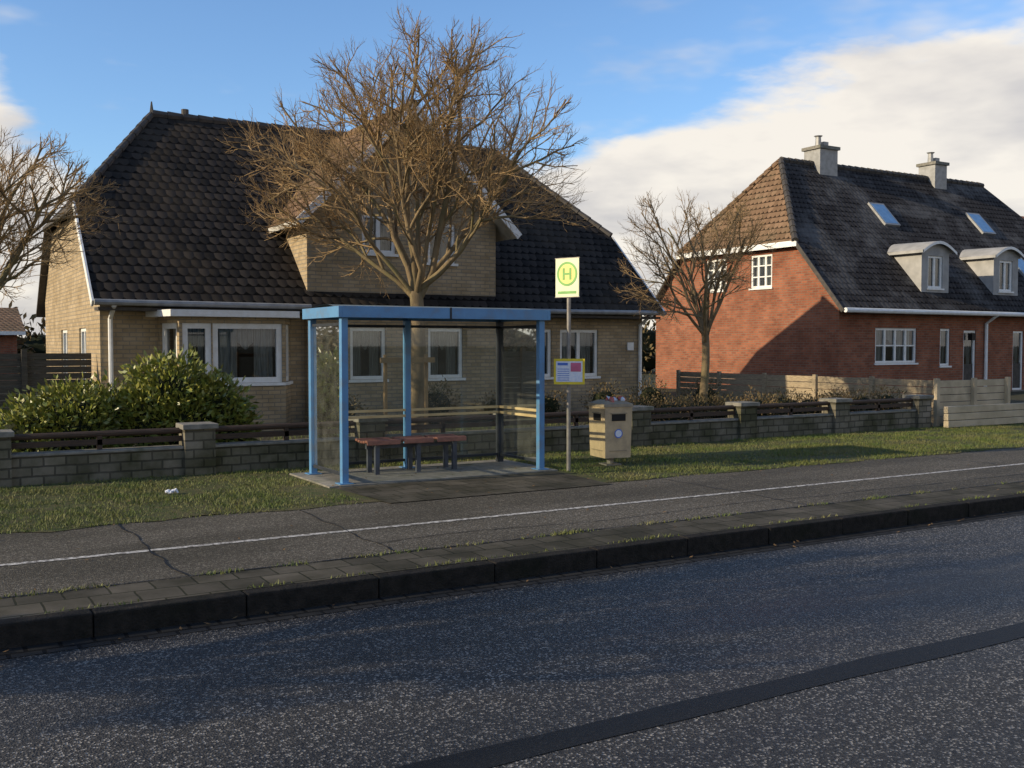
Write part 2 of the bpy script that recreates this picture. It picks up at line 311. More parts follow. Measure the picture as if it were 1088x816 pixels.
def facade(W_, F_, G_, C_, o, u, n, W, H, ops, mat, z0=0.0, fw=0.075):
    o = Vector(o); u = Vector(u); n = Vector(n)
    def P(a, z, d): return o + u * a + Z * z - n * d
    def lbox(B, a0, a1, b0, b1, d0, d1, k):
        c = [P(a, z, d) for z in (b0, b1) for d in (d0, d1) for a in (a0, a1)]
        b = len(B.v); B.v += [tuple(p) for p in c]; i = B.mi(k)
        for q in ((0, 2, 3, 1), (4, 5, 7, 6), (0, 1, 5, 4), (2, 6, 7, 3), (0, 4, 6, 2), (1, 3, 7, 5)):
            B.f.append(tuple(b + j for j in q)); B.m.append(i)
    us = sorted(set([0, W] + [x for p in ops for x in p[:2]])); zs = sorted(set([z0, H] + [x for p in ops for x in p[2:4]]))
    for i in range(len(us) - 1):
        for j in range(len(zs) - 1):
            ca = (us[i] + us[i + 1]) / 2; cz = (zs[j] + zs[j + 1]) / 2
            if any(p[0] < ca < p[1] and p[2] < cz < p[3] for p in ops): continue
            W_.poly([P(us[i], zs[j], 0), P(us[i + 1], zs[j], 0), P(us[i + 1], zs[j + 1], 0), P(us[i], zs[j + 1], 0)], mat)
    for p in ops:
        a0, a1, b0, b1 = p[:4]; nm = p[4] if len(p) > 4 else 1; nh = p[5] if len(p) > 5 else 0; kind = p[6] if len(p) > 6 else 'win'
        D = 0.14
        for q in (((a0, b0), (a0, b1)), ((a1, b1), (a1, b0)), ((a0, b1), (a1, b1)), ((a1, b0), (a0, b0))):
            W_.poly([P(q[0][0], q[0][1], 0), P(q[1][0], q[1][1], 0), P(q[1][0], q[1][1], D), P(q[0][0], q[0][1], D)], mat)
        e = 0.002
        fd0, fd1 = 0.04, 0.12
        lbox(F_, a0 + e, a0 + fw, b0 + e, b1 - e, fd0, fd1, 'white'); lbox(F_, a1 - fw, a1 - e, b0 + e, b1 - e, fd0, fd1, 'white')
        lbox(F_, a0 + fw, a1 - fw, b0 + e, b0 + fw, fd0, fd1, 'white'); lbox(F_, a0 + fw, a1 - fw, b1 - fw, b1 - e, fd0, fd1, 'white')
        for i in range(1, nm):
            c = a0 + (a1 - a0) * i / nm; lbox(F_, c - fw * .6, c + fw * .6, b0 + fw, b1 - fw, fd0 + .005, fd1 - .005, 'white')
        for i in range(1, nh + 1):
            c = b0 + (b1 - b0) * i / (nh + 1); lbox(F_, a0 + fw, a1 - fw, c - 0.022, c + 0.022, fd0 + .012, fd1 - .012, 'white')
        lbox(F_, a0 - 0.05, a1 + 0.05, b0 - 0.06, b0 - 0.002, -0.05, 0.10, 'white' if kind == 'win' else 'concrete')
        G_.poly([P(a0 + fw, b0 + fw, 0.09), P(a1 - fw, b0 + fw, 0.09), P(a1 - fw, b1 - fw, 0.09), P(a0 + fw, b1 - fw, 0.09)], 'glass')
        if kind == 'door':
            lbox(F_, a0 + fw, a1 - fw, b0 + fw, b0 + (b1 - b0) * 0.45, 0.07, 0.11, 'darktrim')
        wdt = a1 - a0 - 2 * fw; nn = 14
        for (s0, s1, zb) in ((0.02, 0.36, 0.05), (0.64, 0.98, 0.05), (0.36, 0.64, 0.62)):
            prev = None
            for i in range(nn + 1):
                a = a0 + fw + wdt * (s0 + (s1 - s0) * i / nn); d = 0.19 + 0.025 * math.sin(i * 1.9)
                zz = zb + (.06 * math.cos(i * math.pi * 2 / nn) if zb > .5 else 0)
                cur = (P(a, b0 + (b1 - b0) * zz, d), P(a, b1 - fw, d))
                if prev: C_.poly([prev[0], cur[0], cur[1], prev[1]], 'curtain')
                prev = cur
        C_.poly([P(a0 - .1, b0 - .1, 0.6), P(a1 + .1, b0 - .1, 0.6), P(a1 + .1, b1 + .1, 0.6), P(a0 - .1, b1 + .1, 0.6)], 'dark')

# ------------------------------------------------------------------ ground, road, pavement
B = MB(); B.poly([(-900, -900, -0.16), (900, -900, -0.16), (900, 900, -0.16), (-900, 900, -0.16)], 'soil'); B.build('ground')
B = MB(); B.poly([(-150, -0.6, -0.15), (200, -0.6, -0.15), (200, 6.78, -0.15), (-150, 6.78, -0.15)], 'asphalt'); B.build('road')
B = MB()
rnd = random.Random(3)
xs = np.linspace(-30, 80, 300)
for a, b in zip(xs[:-1], xs[1:]):
    f0 = lambda q: 3.92 + .03 * mnoise.noise(Vector((q * .8, 0, 0))); f1 = lambda q: 4.13 + .03 * mnoise.noise(Vector((q * .9, 5, 0)))
    B.poly([(a, f0(a), -0.146), (b, f0(b), -0.146), (b, f1(b), -0.146), (a, f1(a), -0.146)], 'tar')
B.build('road_repair_strip')
B = MB(); B.poly([(-150, 6.78, -0.147), (200, 6.78, -0.147), (200, 7.0, -0.147), (-150, 7.0, -0.147)], 'gutter'); B.build('gutter')
B = MB(); B.box(-150, 200, 7.14, 75, -0.155, 0.0, 'soil'); B.build('garden_ground')
B = MB(); B.poly([(-150, 7.74, 0.004), (200, 7.74, 0.004), (200, 10.45, 0.004), (-150, 10.45, 0.004)], 'path'); B.build('pavement')
B = MB(); B.poly([(-150, 7.142, 0.005), (200, 7.142, 0.005), (200, 7.74, 0.005), (-150, 7.74, 0.005)], 'paver'); B.build('pavement_edge_pavers')
B = MB(); B.poly([(-150, 8.87, 0.009), (200, 8.87, 0.009), (200, 8.95, 0.009), (-150, 8.95, 0.009)], 'paint'); B.build('white_line')
B = MB()
x = -20.0
while x < 60:
    dz = rnd.uniform(-0.007, 0.005); dy = rnd.uniform(-.006, .006)
    B.box(x + 0.003, x + 0.997, 7.0 + dy, 7.138 + dy, -0.17, 0.008 + dz, 'kerb'); x += 1
B.build('kerb', bevel=0.014)
B = MB(); B.box(-60, 80, -6, -0.6, -0.155, 0, 'path'); B.build('near_pavement')
B = MB()
def jline(pts, w, z=.0095, ax=0):
    for a, b in zip(pts[:-1], pts[1:]):
        ww = w * rnd.uniform(.5, 1.3)
        if ax == 0: B.poly([(a[0] - ww, a[1], z), (a[0] + ww, a[1], z), (b[0] + ww, b[1], z), (b[0] - ww, b[1], z)], 'black')
        else: B.poly([(a[0], a[1] - ww, z), (b[0], b[1] - ww, z), (b[0], b[1] + ww, z), (a[0], a[1] + ww, z)], 'black')
for xj in (1.75, 3.5, 8.4, 13.6, 19.0):
    jline([(xj + .07 * mnoise.noise(Vector((i * .25, xj, 0))) + (rnd.random() - .5) * .015, 7.8 + i * (2.6 / 24)) for i in range(25)], .008)
jline([(3.5 + i * .12, 8.22 + .16 * mnoise.noise(Vector((i * .07, 1, 0))) + (rnd.random() - .5) * .015) for i in range(170)], .007, ax=1)
jline([(-1 + i * .12, 7.76 + .03 * mnoise.noise(Vector((i * .1, 4, 0)))) for i in range(300)], .012, ax=1)
B.build('pavement_joints')
B = MB()
xs = np.linspace(-40, 60, 400)
def vy(a): return 10.38 + 0.22 * mnoise.noise(Vector((a * 1.3, 0, 0))) + .1 * mnoise.noise(Vector((a * 5.3, 3, 0)))
for a, b in zip(xs[:-1], xs[1:]):
    B.poly([(a, vy(a), 0.010), (b, vy(b), 0.010), (b, 13.8, 0.010), (a, 13.8, 0.010)], 'grassbase')
B.build('grass_verge')
rng = np.random.default_rng(5)
def blades(name, n, x0, x1, y0, y1, hmin, hmax, excl, thr=-0.1, fr=(1.1, 1.6)):
    px = rng.uniform(x0, x1, n); py = rng.uniform(y0, y1, n)
    keep = np.ones(n, bool)
    for (a, b, c, d) in excl: keep &= ~((px > a) & (px < b) & (py > c) & (py < d))
    nz = np.array([mnoise.noise(Vector((x * fr[0], y * fr[1], 3))) for x, y in zip(px, py)])
    keep &= (nz + rng.uniform(-.3, .6, n)) > thr
    px = px[keep]; py = py[keep]; nz = nz[keep]; k = len(px)
    h = rng.uniform(hmin, hmax, k) * (1 + .7 * nz); an = rng.uniform(0, 2 * np.pi, k); w = rng.uniform(.003, .007, k)
    lx = rng.normal(0, .5, k) * h; ly = rng.normal(0, .5, k) * h
    v = np.zeros((k, 3, 3)); v[:, 0] = np.stack([px - w * np.cos(an), py - w * np.sin(an), np.full(k, .008)], 1)
    v[:, 1] = np.stack([px + w * np.cos(an), py + w * np.sin(an), np.full(k, .008)], 1)
    v[:, 2] = np.stack([px + lx, py + ly, .01 + h], 1)
    me = bpy.data.meshes.new(name); me.vertices.add(3 * k); me.vertices.foreach_set('co', v.ravel())
    me.loops.add(3 * k); me.loops.foreach_set('vertex_index', np.arange(3 * k, dtype=np.int32))
    me.polygons.add(k); me.polygons.foreach_set('loop_start', np.arange(0, 3 * k, 3, dtype=np.int32)); me.polygons.foreach_set('loop_total', np.full(k, 3, dtype=np.int32))
    me.materials.append(MT['blade']); me.update(); me.validate()
    ob = bpy.data.objects.new(name, me); scene.collection.objects.link(ob)
    return ob
pad = (4.3, 7.7, 10.3, 13.2)
blades('verge_grass', 150000, -2, 24, 10.34, 13.85, .012, .042, [pad])
blades('edge_grass', 9000, -2, 24, 7.70, 7.80, .01, .03, [], thr=.5, fr=(2.2, .1))
blades('kerb_weeds', 6000, -2, 24, 7.13, 7.18, .01, .03, [], thr=.55, fr=(2.0, .1))
blades('garden_grass', 20000, -2, 19, 14.2, 19, .03, .08, [])
B = MB(); r4 = random.Random(8)
for i in range(420):
    x = r4.uniform(-1, 22); k = r4.random()
    if k < .5: y, z = r4.uniform(10.3, 13.7), .03
    elif k < .75: y, z = r4.uniform(7.2, 10.4), .014
    else: y, z = 6.99 - abs(r4.gauss(0, .12)), -.14
    a = r4.uniform(0, 6.28); s_ = r4.uniform(.012, .028); c_, n_ = math.cos(a) * s_, math.sin(a) * s_
    B.poly([(x - c_, y - n_, z), (x + n_ * .6, y - c_ * .6, z + .004), (x + c_, y + n_, z + .012), (x - n_ * .6, y + c_ * .6, z + .004)], 'dry')
B.build('fallen_leaves')

# ------------------------------------------------------------------ garden wall
g = empty('garden_wall')
B = MB(); R = MB(); C = MB()
px = [0.86 + 2.47 * i - 2.47 * 3 for i in range(11)]
for i, x in enumerate(px):
    B.box(x - .2, x + .2, 13.75, 14.1, 0, .62, 'block'); C.box(x - .235, x + .235, 13.71, 14.14, .62, .69, 'concrete')
    if i < len(px) - 1:
        x2 = px[i + 1]
        B.box(x + .2, x2 - .2, 13.82, 14.03, 0, .36, 'block'); C.box(x + .2, x2 - .2, 13.80, 14.05, .36, .40, 'concrete')
        R.box(x + .2, x2 - .2, 13.90, 13.96, .46, .53, 'wood_brown')
        R.tube([(x + .2, 13.93, .60), (x2 - .2, 13.93, .60)], [.04, .04], 10, 'wood_brown')
        R.box((x + x2) / 2 - .03, (x + x2) / 2 + .03, 13.9, 13.96, .40, .58, 'wood_brown')
B.build('masonry', g); C.build('caps', g, bevel=.01); R.build('rails', g)

# ------------------------------------------------------------------ left house
h = empty('brick_house')
Wb, Fb, Gb, Cb, Rb, Tb = MB(), MB(), MB(), MB(), MB(), MB()
tan = 'brick_tan'
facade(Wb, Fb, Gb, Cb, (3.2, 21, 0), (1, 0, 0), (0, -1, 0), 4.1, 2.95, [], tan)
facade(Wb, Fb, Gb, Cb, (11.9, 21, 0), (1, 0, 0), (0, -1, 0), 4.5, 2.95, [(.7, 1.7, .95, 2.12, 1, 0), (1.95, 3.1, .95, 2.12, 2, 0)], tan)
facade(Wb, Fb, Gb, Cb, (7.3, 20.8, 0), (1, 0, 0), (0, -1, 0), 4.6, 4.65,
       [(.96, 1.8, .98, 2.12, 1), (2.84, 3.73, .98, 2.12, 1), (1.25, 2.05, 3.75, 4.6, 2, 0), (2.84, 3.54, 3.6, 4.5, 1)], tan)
Wb.poly([(7.3, 20.8, 4.65), (11.9, 20.8, 4.65), (9.6, 20.8, 6.85)], tan)
for xx in (7.3, 11.9):
    Wb.poly([(xx, 20.8, 0), (xx, 20.998, 0), (xx, 20.998, 2.9), (xx, 22.6, 4.5), (xx, 20.8, 4.5)], tan)
facade(Wb, Fb, Gb, Cb, (3.2, 30, 0), (0, -1, 0), (-1, 0, 0), 9, 2.94, [(3.2, 4.3, .9, 2.1, 2), (6.2, 7.2, .9, 2.1, 2)], tan)
YH = 22.8
def zr(y): return 2.6 + (y - 20.5) * .93
for xx in (3.2, 16.4):
    Wb.poly([(xx, 21, 2.94), (xx, 30, 2.94), (xx, 28.2, 4.6), (xx, YH, 4.6)], tan)
Wb.poly([(16.4, 21, 0), (16.4, 30, 0), (16.4, 30, 2.94), (16.4, 21, 2.94)], tan)
Wb.poly([(3.2, 30, 0), (16.4, 30, 0), (16.4, 30, 2.94), (3.2, 30, 2.94)], tan)
eL, eR, rL, rR = 3.02, 16.7, 5.12, 14.6
YB = 51 - YH
zhh = zr(YH)
Rb.slab([(eL, 20.5, 2.6), (eR, 20.5, 2.6), (eR, YH, zhh), (rR, 25.5, 7.25), (rL, 25.5, 7.25), (eL, YH, zhh)], .11, 'tile_dark', 'darktrim')
Rb.slab([(eL, 30.5, 2.6), (eL, YB, zhh), (rL, 25.5, 7.25), (rR, 25.5, 7.25), (eR, YB, zhh), (eR, 30.5, 2.6)], .11, 'tile_dark', 'darktrim')
Rb.slab([(eL, YH, zhh), (rL, 25.5, 7.25), (eL, YB, zhh)], .11, 'tile_dark', 'darktrim')
Rb.slab([(eR, YH, zhh), (eR, YB, zhh), (rR, 25.5, 7.25)], .11, 'tile_dark', 'darktrim')
Rb.slab([(9.6, 20.35, 6.98), (9.6, 25.3, 6.98), (6.95, 22.35, 4.33), (6.95, 20.35, 4.33)], .11, 'tile_brown_sunlit', 'cream')  # sun-facing slope: low sunlight painted into the tile colour
Rb.slab([(9.6, 20.35, 6.98), (12.25, 20.35, 4.33), (12.25, 22.35, 4.33), (9.6, 25.3, 6.98)], .11, 'tile_dark', 'cream')
def ridge(p0, p1, k, r=.10, B=Rb):
    p0 = Vector(p0); p1 = Vector(p1); n = max(2, int((p1 - p0).length / .36))
    for i in range(n):
        a = p0.lerp(p1, i / n); b = p0.lerp(p1, (i + 1.05) / n)
        B.tube([a, b], [r * 1.15, r * .9], 8, k)
ridge((rL, 25.5, 7.25), (rR, 25.5, 7.25), 'darktrim')
ridge((eL, YH, zhh), (rL, 25.5, 7.25), 'darktrim', .08); ridge((eR, YH, zhh), (rR, 25.5, 7.25), 'darktrim', .08)
ridge((9.6, 20.35, 6.98), (9.6, 25.3, 6.98), 'tile_brown_sunlit')
Rb.tube([(rL, 25.5, 7.3), (rL, 25.5, 7.55)], [.05, .015], 6, 'darktrim'); Rb.tube([(5.9, 25.5, 7.3), (5.9, 25.5, 7.45)], [.09, .09], 8, 'darktrim')
Tb.beam((9.6, 20.32, 6.92), (6.93, 20.32, 4.25), .04, .16, 'white'); Tb.beam((9.6, 20.32, 6.92), (12.27, 20.32, 4.25), .04, .16, 'white')
Tb.beam((eL - .02, 20.5, 2.52), (eL - .02, YH, zhh - .09), .04, .15, 'white'); Tb.beam((eR + .02, 20.5, 2.52), (eR + .02, YH, zhh - .09), .04, .15, 'white')
Tb.beam((eL - .02, YH, zhh - .1), (eL - .02, YB, zhh - .1), .05, .12, 'darktrim')
Tb.tube([(eL, 20.43, 2.55), (7.25, 20.43, 2.53)], [.06, .06], 8, 'zinc'); Tb.tube([(11.95, 20.43, 2.53), (eR, 20.43, 2.55)], [.06, .06], 8, 'zinc')
Tb.tube([(3.38, 20.45, 2.5), (3.38, 20.93, 2.25), (3.38, 20.93, 0)], [.045] * 3, 8, 'white')
Tb.tube([(16.28, 20.45, 2.5), (16.28, 20.93, 2.25), (16.28, 20.93, 0)], [.045] * 3, 8, 'white')
Tb.box(15.9, 16.1, 20.96, 20.99, 1.6, 1.8, 'white')
Tb.box(3.1, 7.28, 20.5, 20.99, 2.40, 2.46, 'darktrim'); Tb.box(11.93, 16.6, 20.5, 20.99, 2.40, 2.46, 'darktrim')
by = 20.15
bp = [(4.28, 21.0), (4.5, by), (6.60, by), (7.0, 21.0)]
for i in range(3):
    a = Vector((*bp[i], 0)); b = Vector((*bp[i + 1], 0)); u = (b - a); W = u.length; u.normalize(); n = Vector((u.y, -u.x, 0))
    ops = [(.1, W - .1, .98, 2.17, 1, 0)]
    if i == 1: ops = [(.06, .62, .98, 2.17, 1, 0), (.64, W - .06, .98, 2.17, 1, 0)]
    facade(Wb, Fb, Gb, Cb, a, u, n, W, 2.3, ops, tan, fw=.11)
Tb.slab([(4.05, 21, 2.42), (4.3, by - .2, 2.42), (6.84, by - .2, 2.42), (7.2, 21, 2.42)], .13, 'zinc', 'white')
Wb.build('walls', h); Fb.build('window_frames', h); Gb.build('window_glass', h); Cb.build('curtains', h); Rb.build('roof', h); Tb.build('trim', h)

# ------------------------------------------------------------------ right house
h = empty('brick_house')
Wb, Fb, Gb, Cb, Rb, Tb = MB(), MB(), MB(), MB(), MB(), MB()
red = 'brick_red'
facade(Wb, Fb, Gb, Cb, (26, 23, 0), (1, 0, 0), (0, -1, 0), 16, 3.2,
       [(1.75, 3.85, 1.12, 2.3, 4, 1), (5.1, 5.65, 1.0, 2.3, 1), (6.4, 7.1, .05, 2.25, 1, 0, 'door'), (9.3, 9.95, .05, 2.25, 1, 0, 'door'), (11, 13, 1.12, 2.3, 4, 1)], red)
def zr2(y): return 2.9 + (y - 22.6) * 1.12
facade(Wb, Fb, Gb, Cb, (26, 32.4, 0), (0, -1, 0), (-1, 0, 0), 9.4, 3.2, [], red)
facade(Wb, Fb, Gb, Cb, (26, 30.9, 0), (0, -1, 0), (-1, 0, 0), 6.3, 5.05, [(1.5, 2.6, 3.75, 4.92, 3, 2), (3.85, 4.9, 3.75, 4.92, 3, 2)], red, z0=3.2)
Wb.poly([(26, 32.4, 3.2), (26, 30.9, 3.2), (26, 30.9, 4.95)], red); Wb.poly([(26, 24.6, 3.2), (26, 23.05, 3.2), (26, 24.6, 4.95)], red)
Wb.poly([(42, 23, 0), (42, 32.4, 0), (42, 32.4, 3.2), (42, 30.8, 5), (42, 24.6, 5), (42, 23, 3.2)], red)
Wb.poly([(26, 32.4, 0), (42, 32.4, 0), (42, 32.4, 3.2), (26, 32.4, 3.2)], red)
zh = zr2(24.7)
Rb.slab([(25.75, 22.6, 2.9), (42.25, 22.6, 2.9), (42.25, 24.7, zh), (40.1, 27.7, zr2(27.7)), (28.1, 27.7, zr2(27.7)), (25.75, 24.7, zh)], .12, 'tile_grey', 'darktrim')
Rb.slab([(25.75, 32.8, 2.9), (25.75, 30.7, zh), (28.1, 27.7, zr2(27.7)), (40.1, 27.7, zr2(27.7)), (42.25, 30.7, zh), (42.25, 32.8, 2.9)], .12, 'tile_grey', 'darktrim')
Rb.slab([(25.75, 24.7, zh), (28.1, 27.7, zr2(27.7)), (25.75, 30.7, zh)], .12, 'tile_brown_sunlit', 'white')  # hip towards the sun, same tiles with the lit tone painted in
Rb.slab([(42.25, 24.7, zh), (42.25, 30.7, zh), (40.1, 27.7, zr2(27.7))], .12, 'tile_grey', 'white')
ridge((28.1, 27.7, zr2(27.7)), (40.1, 27.7, zr2(27.7)), 'darktrim', .12, Rb); ridge((25.75, 24.7, zh), (28.1, 27.7, zr2(27.7)), 'darktrim', .11, Rb)
ridge((25.75, 30.7, zh), (28.1, 27.7, zr2(27.7)), 'tile_brown_sunlit', .11, Rb)
Tb.tube([(25.75, 22.52, 2.85), (42.25, 22.52, 2.83)], [.08, .08], 8, 'white')
Tb.beam((25.72, 24.6, zh - .12), (25.72, 30.8, zh - .12), .05, .16, 'white')
Tb.beam((25.73, 22.6, 2.82), (25.73, 24.65, zh - .1), .04, .14, 'darktrim')
Tb.tube([(33.6, 22.5, 2.8), (33.6, 22.93, 2.5), (33.6, 22.93, 0)], [.06] * 3, 8, 'white')
Tb.box(32.6, 32.8, 22.8, 22.97, 1.9, 2.15, 'black')
for (cx, w) in ((30.2, .95), (36.8, .75)):
    Tb.box(cx - w / 2, cx + w / 2, 27.3, 28.1, 8.0, 9.15, 'zinc'); Tb.box(cx - w / 2 - .07, cx + w / 2 + .07, 27.23, 28.17, 9.15, 9.27, 'concrete')
    Tb.tube([(cx - .15, 27.7, 9.27), (cx - .15, 27.7, 9.65), (cx - .15, 27.7, 9.7)], [.12, .10, .17], 8, 'zinc'); Tb.box(cx + .05, cx + .3, 27.6, 27.85, 9.27, 9.5, 'zinc')
for cx in (31.05, 35.1):
    w = .74; y0 = 23.2
    facade(Wb, Fb, Gb, Cb, (cx - w, y0, 0), (1, 0, 0), (0, -1, 0), 2 * w, 5.0, [(.34, 1.14, 3.72, 4.85, 2, 0)], 'render_grey', z0=3.5)
    yb = 22.6 + (5.0 - 2.9) / 1.12
    for xx in (cx - w, cx + w):
        Wb.poly([(xx, y0, 3.3), (xx, yb + .4, 5.0), (xx, y0, 5.0)], 'render_grey')
    arc = [(cx - w - .18 + (2 * w + .36) * i / 10, 5.0 + .36 * math.sin(math.pi * i / 10)) for i in range(11)]
    for a, b in zip(arc[:-1], arc[1:]):
        Rb.poly([(a[0], y0 - .2, a[1]), (b[0], y0 - .2, b[1]), (b[0], 25.2, b[1] + .05), (a[0], 25.2, a[1] + .05)], 'render_grey')
        Rb.poly([(a[0], y0 - .2, a[1]), (b[0], y0 - .2, b[1]), (b[0], y0 - .2, b[1] - .1), (a[0], y0 - .2, a[1] - .1)], 'white')
    Wb.poly([(p[0], y0 + .002, p[1] - .05) for p in arc], 'render_grey')
    Tb.beam((cx - w - .18, y0 - .2, 4.97), (cx - w - .18, yb + .3, 4.97), .05, .1, 'render_grey')
for (cx, y) in ((31.6, 25.9), (37.4, 25.9), (37.7, 24.2)):
    nrm = Vector((0, -1.12, 1)).normalized(); up = Vector((0, 1, 1.12)).normalized()
    M = Matrix(((1, up.x, nrm.x, cx), (0, up.y, nrm.y, y), (0, up.z, nrm.z, zr2(y)), (0, 0, 0, 1)))
    Tb.box(-.42, .42, -.6, .6, -.02, .08, 'zinc', M); Tb.box(-.34, .34, -.52, .52, .08, .085, 'blueglass', M)
Wb.build('walls', h); Fb.build('window_frames', h); Gb.build('window_glass', h); Cb.build('curtains', h); Rb.build('roof', h); Tb.build('trim', h)

def simple_house(name, x0, x1, y0, y1, he, hr, wall, roof):
    e = empty(name); W_ = MB(); R_ = MB(); F_, G_, C_ = MB(), MB(), MB()
    n = max(1, int((x1 - x0) / 3)); ops = [((x1 - x0) * (i + .3) / n, (x1 - x0) * (i + .7) / n, .95, 2.1, 2) for i in range(n)]
    facade(W_, F_, G_, C_, (x0, y0, 0), (1, 0, 0), (0, -1, 0), x1 - x0, he, ops, wall)
    ym = (y0 + y1) / 2
    for xx in (x0, x1): W_.poly([(xx, y0, 0), (xx, y1, 0), (xx, y1, he), (xx, ym, hr - .15), (xx, y0, he)], wall)
    W_.poly([(x0, y1, 0), (x1, y1, 0), (x1, y1, he), (x0, y1, he)], wall)
    R_.slab([(x0 - .3, y0 - .4, he - .1), (x1 + .3, y0 - .4, he - .1), (x1 + .3, ym, hr), (x0 - .3, ym, hr)], .15, roof, 'white')
    R_.slab([(x0 - .3, y1 + .4, he - .1), (x0 - .3, ym, hr), (x1 + .3, ym, hr), (x1 + .3, y1 + .4, he - .1)], .15, roof, 'white')
    W_.build('walls', e); R_.build('roof', e); F_.build('window_frames', e); G_.build('window_glass', e); C_.build('curtains', e)
simple_house('distant_house', -4, 4.0, 48, 54, 2.4, 3.4, 'brick_red', 'tile_brown_sunlit')
simple_house('distant_house', 52, 68, 30, 40, 3.4, 9.0, 'brick_red', 'orange')

# ------------------------------------------------------------------ fences
f = empty('wooden_fence'); B = MB()
for i in range(12):
    z = .05 + i * .128; B.box(-9, 3.1, 21.45, 21.475 + .01 * (i % 2), z, z + .12, 'wood_grey')
for x in np.arange(-8.9, 3.2, 1.8): B.box(x - .05, x + .05, 21.37, 21.45, 0, 1.66, 'wood_grey')
B.build('boards', f)
f = empty('wooden_fence'); B = MB()
for i in range(6):
    z = .06 + i * .155; B.box(19.0, 19.03, 14.1, 22.6, z, z + .14, 'wood_light'); B.box(18.75, 21.2, 13.96, 13.99, z, z + .14, 'pale')
for y in np.arange(14.1, 22.7, 1.7): B.box(18.93, 19.0, y - .05, y + .05, 0, 1.02, 'wood_light')
for x in (18.75, 20.0, 21.2): B.box(x - .05, x + .05, 13.88, 13.96, 0, 1.02, 'pale')
B.build('boards', f)
f = empty('timber_edging'); B = MB()
for i in range(3): B.box(18.5, 34, 13.45 - .0 + .01 * i, 13.57, .02 + i * .15, .16 + i * .15, 'pale')
B.build('sleepers', f, bevel=.01)
B = MB(); B.box(22.3, 22.5, 13.9, 14.1, 0, 1.05, 'wood_brown'); B.box(22.28, 22.52, 13.88, 14.12, 1.05, 1.1, 'concrete'); B.build('gate_post')
B = MB()
for x in (6.9, 7.66): B.tube([(x, 15.8, 0), (x, 15.8, 1.58)], [.038, .033], 10, 'wood_stake')
B.box(6.78, 7.78, 15.70, 15.75, 1.44, 1.53, 'wood_stake'); B.build('tree_stake_frame')

# ------------------------------------------------------------------ bus shelter
s = empty('bus_shelter'); B = MB(); G = MB(); D = MB(); T = MB(); K = MB()
x0, x1, xm, yf, yb = 4.6, 7.46, 5.97, 11.8, 12.92
pw = .042
for (x, y) in ((x0, yf), (x1, yf), (x0, yb), (xm, yb)):
    B.box(x - pw, x + pw, y - pw, y + pw, 0, 2.08, 'blue'); B.box(x - .09, x + .09, y - .09, y + .09, .031, .042, 'blue')
D.box(x1 - pw, x1 + pw, yb - pw, yb + pw, 0, 2.08, 'bluedark')
ro = .05
B.box(x0 - ro, x1 + ro, yf - ro - .05, yf - ro, 2.08, 2.22, 'blue'); B.box(x0 - ro, x1 + ro, yb + ro, yb + ro + .05, 2.08, 2.22, 'blue')
B.box(x0 - ro - .05, x0 - ro, yf - ro - .05, yb + ro + .05, 2.082, 2.218, 'blue'); B.box(x1 + ro, x1 + ro + .05, yf - ro - .05, yb + ro + .05, 2.082, 2.218, 'blue')
B.box(xm + .03, xm + .09, yf - ro, yb + ro, 2.09, 2.18, 'blue'); B.box(xm + .045, xm + .075, yf - ro - .056, yf - ro - .05, 2.08, 2.225, 'bluedark')
for (a, b) in ((x0 - ro, xm + .06), (xm + .06, x1 + ro)):
    for i in range(8):
        ya = yf - ro + (yb - yf + 2 * ro) * i / 8; yc = yf - ro + (yb - yf + 2 * ro) * (i + 1) / 8
        za = 2.17 + .09 * math.sin(math.pi * i / 8); zb = 2.17 + .09 * math.sin(math.pi * (i + 1) / 8)
        T.poly([(a, ya, za), (b, ya, za), (b, yc, zb), (a, yc, zb)], 'roofpan')
for z in (.14, 2.0):
    D.box(x0 + pw, xm - pw, yb - .018, yb + .018, z - .018, z + .018, 'bluedark'); D.box(xm + pw, x1 - pw, yb - .018, yb + .018, z - .018, z + .018, 'bluedark')
    for x in (x0, x1): D.box(x - .018, x + .018, yf + pw, yb - pw, z - .018, z + .018, 'bluedark')
def gp(pts): G.poly(pts, 'sglass')
gp([(x0 + pw, yb, .16), (xm - pw, yb, .16), (xm - pw, yb, 1.98), (x0 + pw, yb, 1.98)]); gp([(xm + pw, yb, .16), (x1 - pw, yb, .16), (x1 - pw, yb, 1.98), (xm + pw, yb, 1.98)])
for x in (x0, x1): gp([(x, yf + pw, .16), (x, yb - pw, .16), (x, yb - pw, 1.98), (x, yf + pw, 1.98)])
for z in (.84, .76):
    K.box(x0 + pw, xm - pw, yb - .045, yb - .012, z - .017, z + .017, 'wood_yellow'); K.box(xm + pw, x1 - pw, yb - .045, yb - .012, z - .017, z + .017, 'wood_yellow')
    for x, sg in ((x0, 1), (x1, -1)): K.box(min(x + sg * .01, x + sg * .035), max(x + sg * .01, x + sg * .035), yf + pw, yb - pw - .01, z - .017, z + .017, 'wood_yellow')
B.build('frame', s, bevel=.006); D.build('rear_frame', s); G.build('glass_panels', s); T.build('roof_sheet', s, smooth=True); K.build('rub_rails', s)
B = MB(); B.box(4.35, 7.65, 11.65, 13.15, -.02, .03, 'concrete'); B.build('shelter_slab', s)
B = MB(); B.poly([(4.5, 10.2, .014), (7.5, 10.2, .014), (7.6, 11.65, .014), (4.4, 11.65, .014)], 'paver'); B.build('shelter_approach_pavers')
b = empty('bench'); B = MB(); Lg = MB()
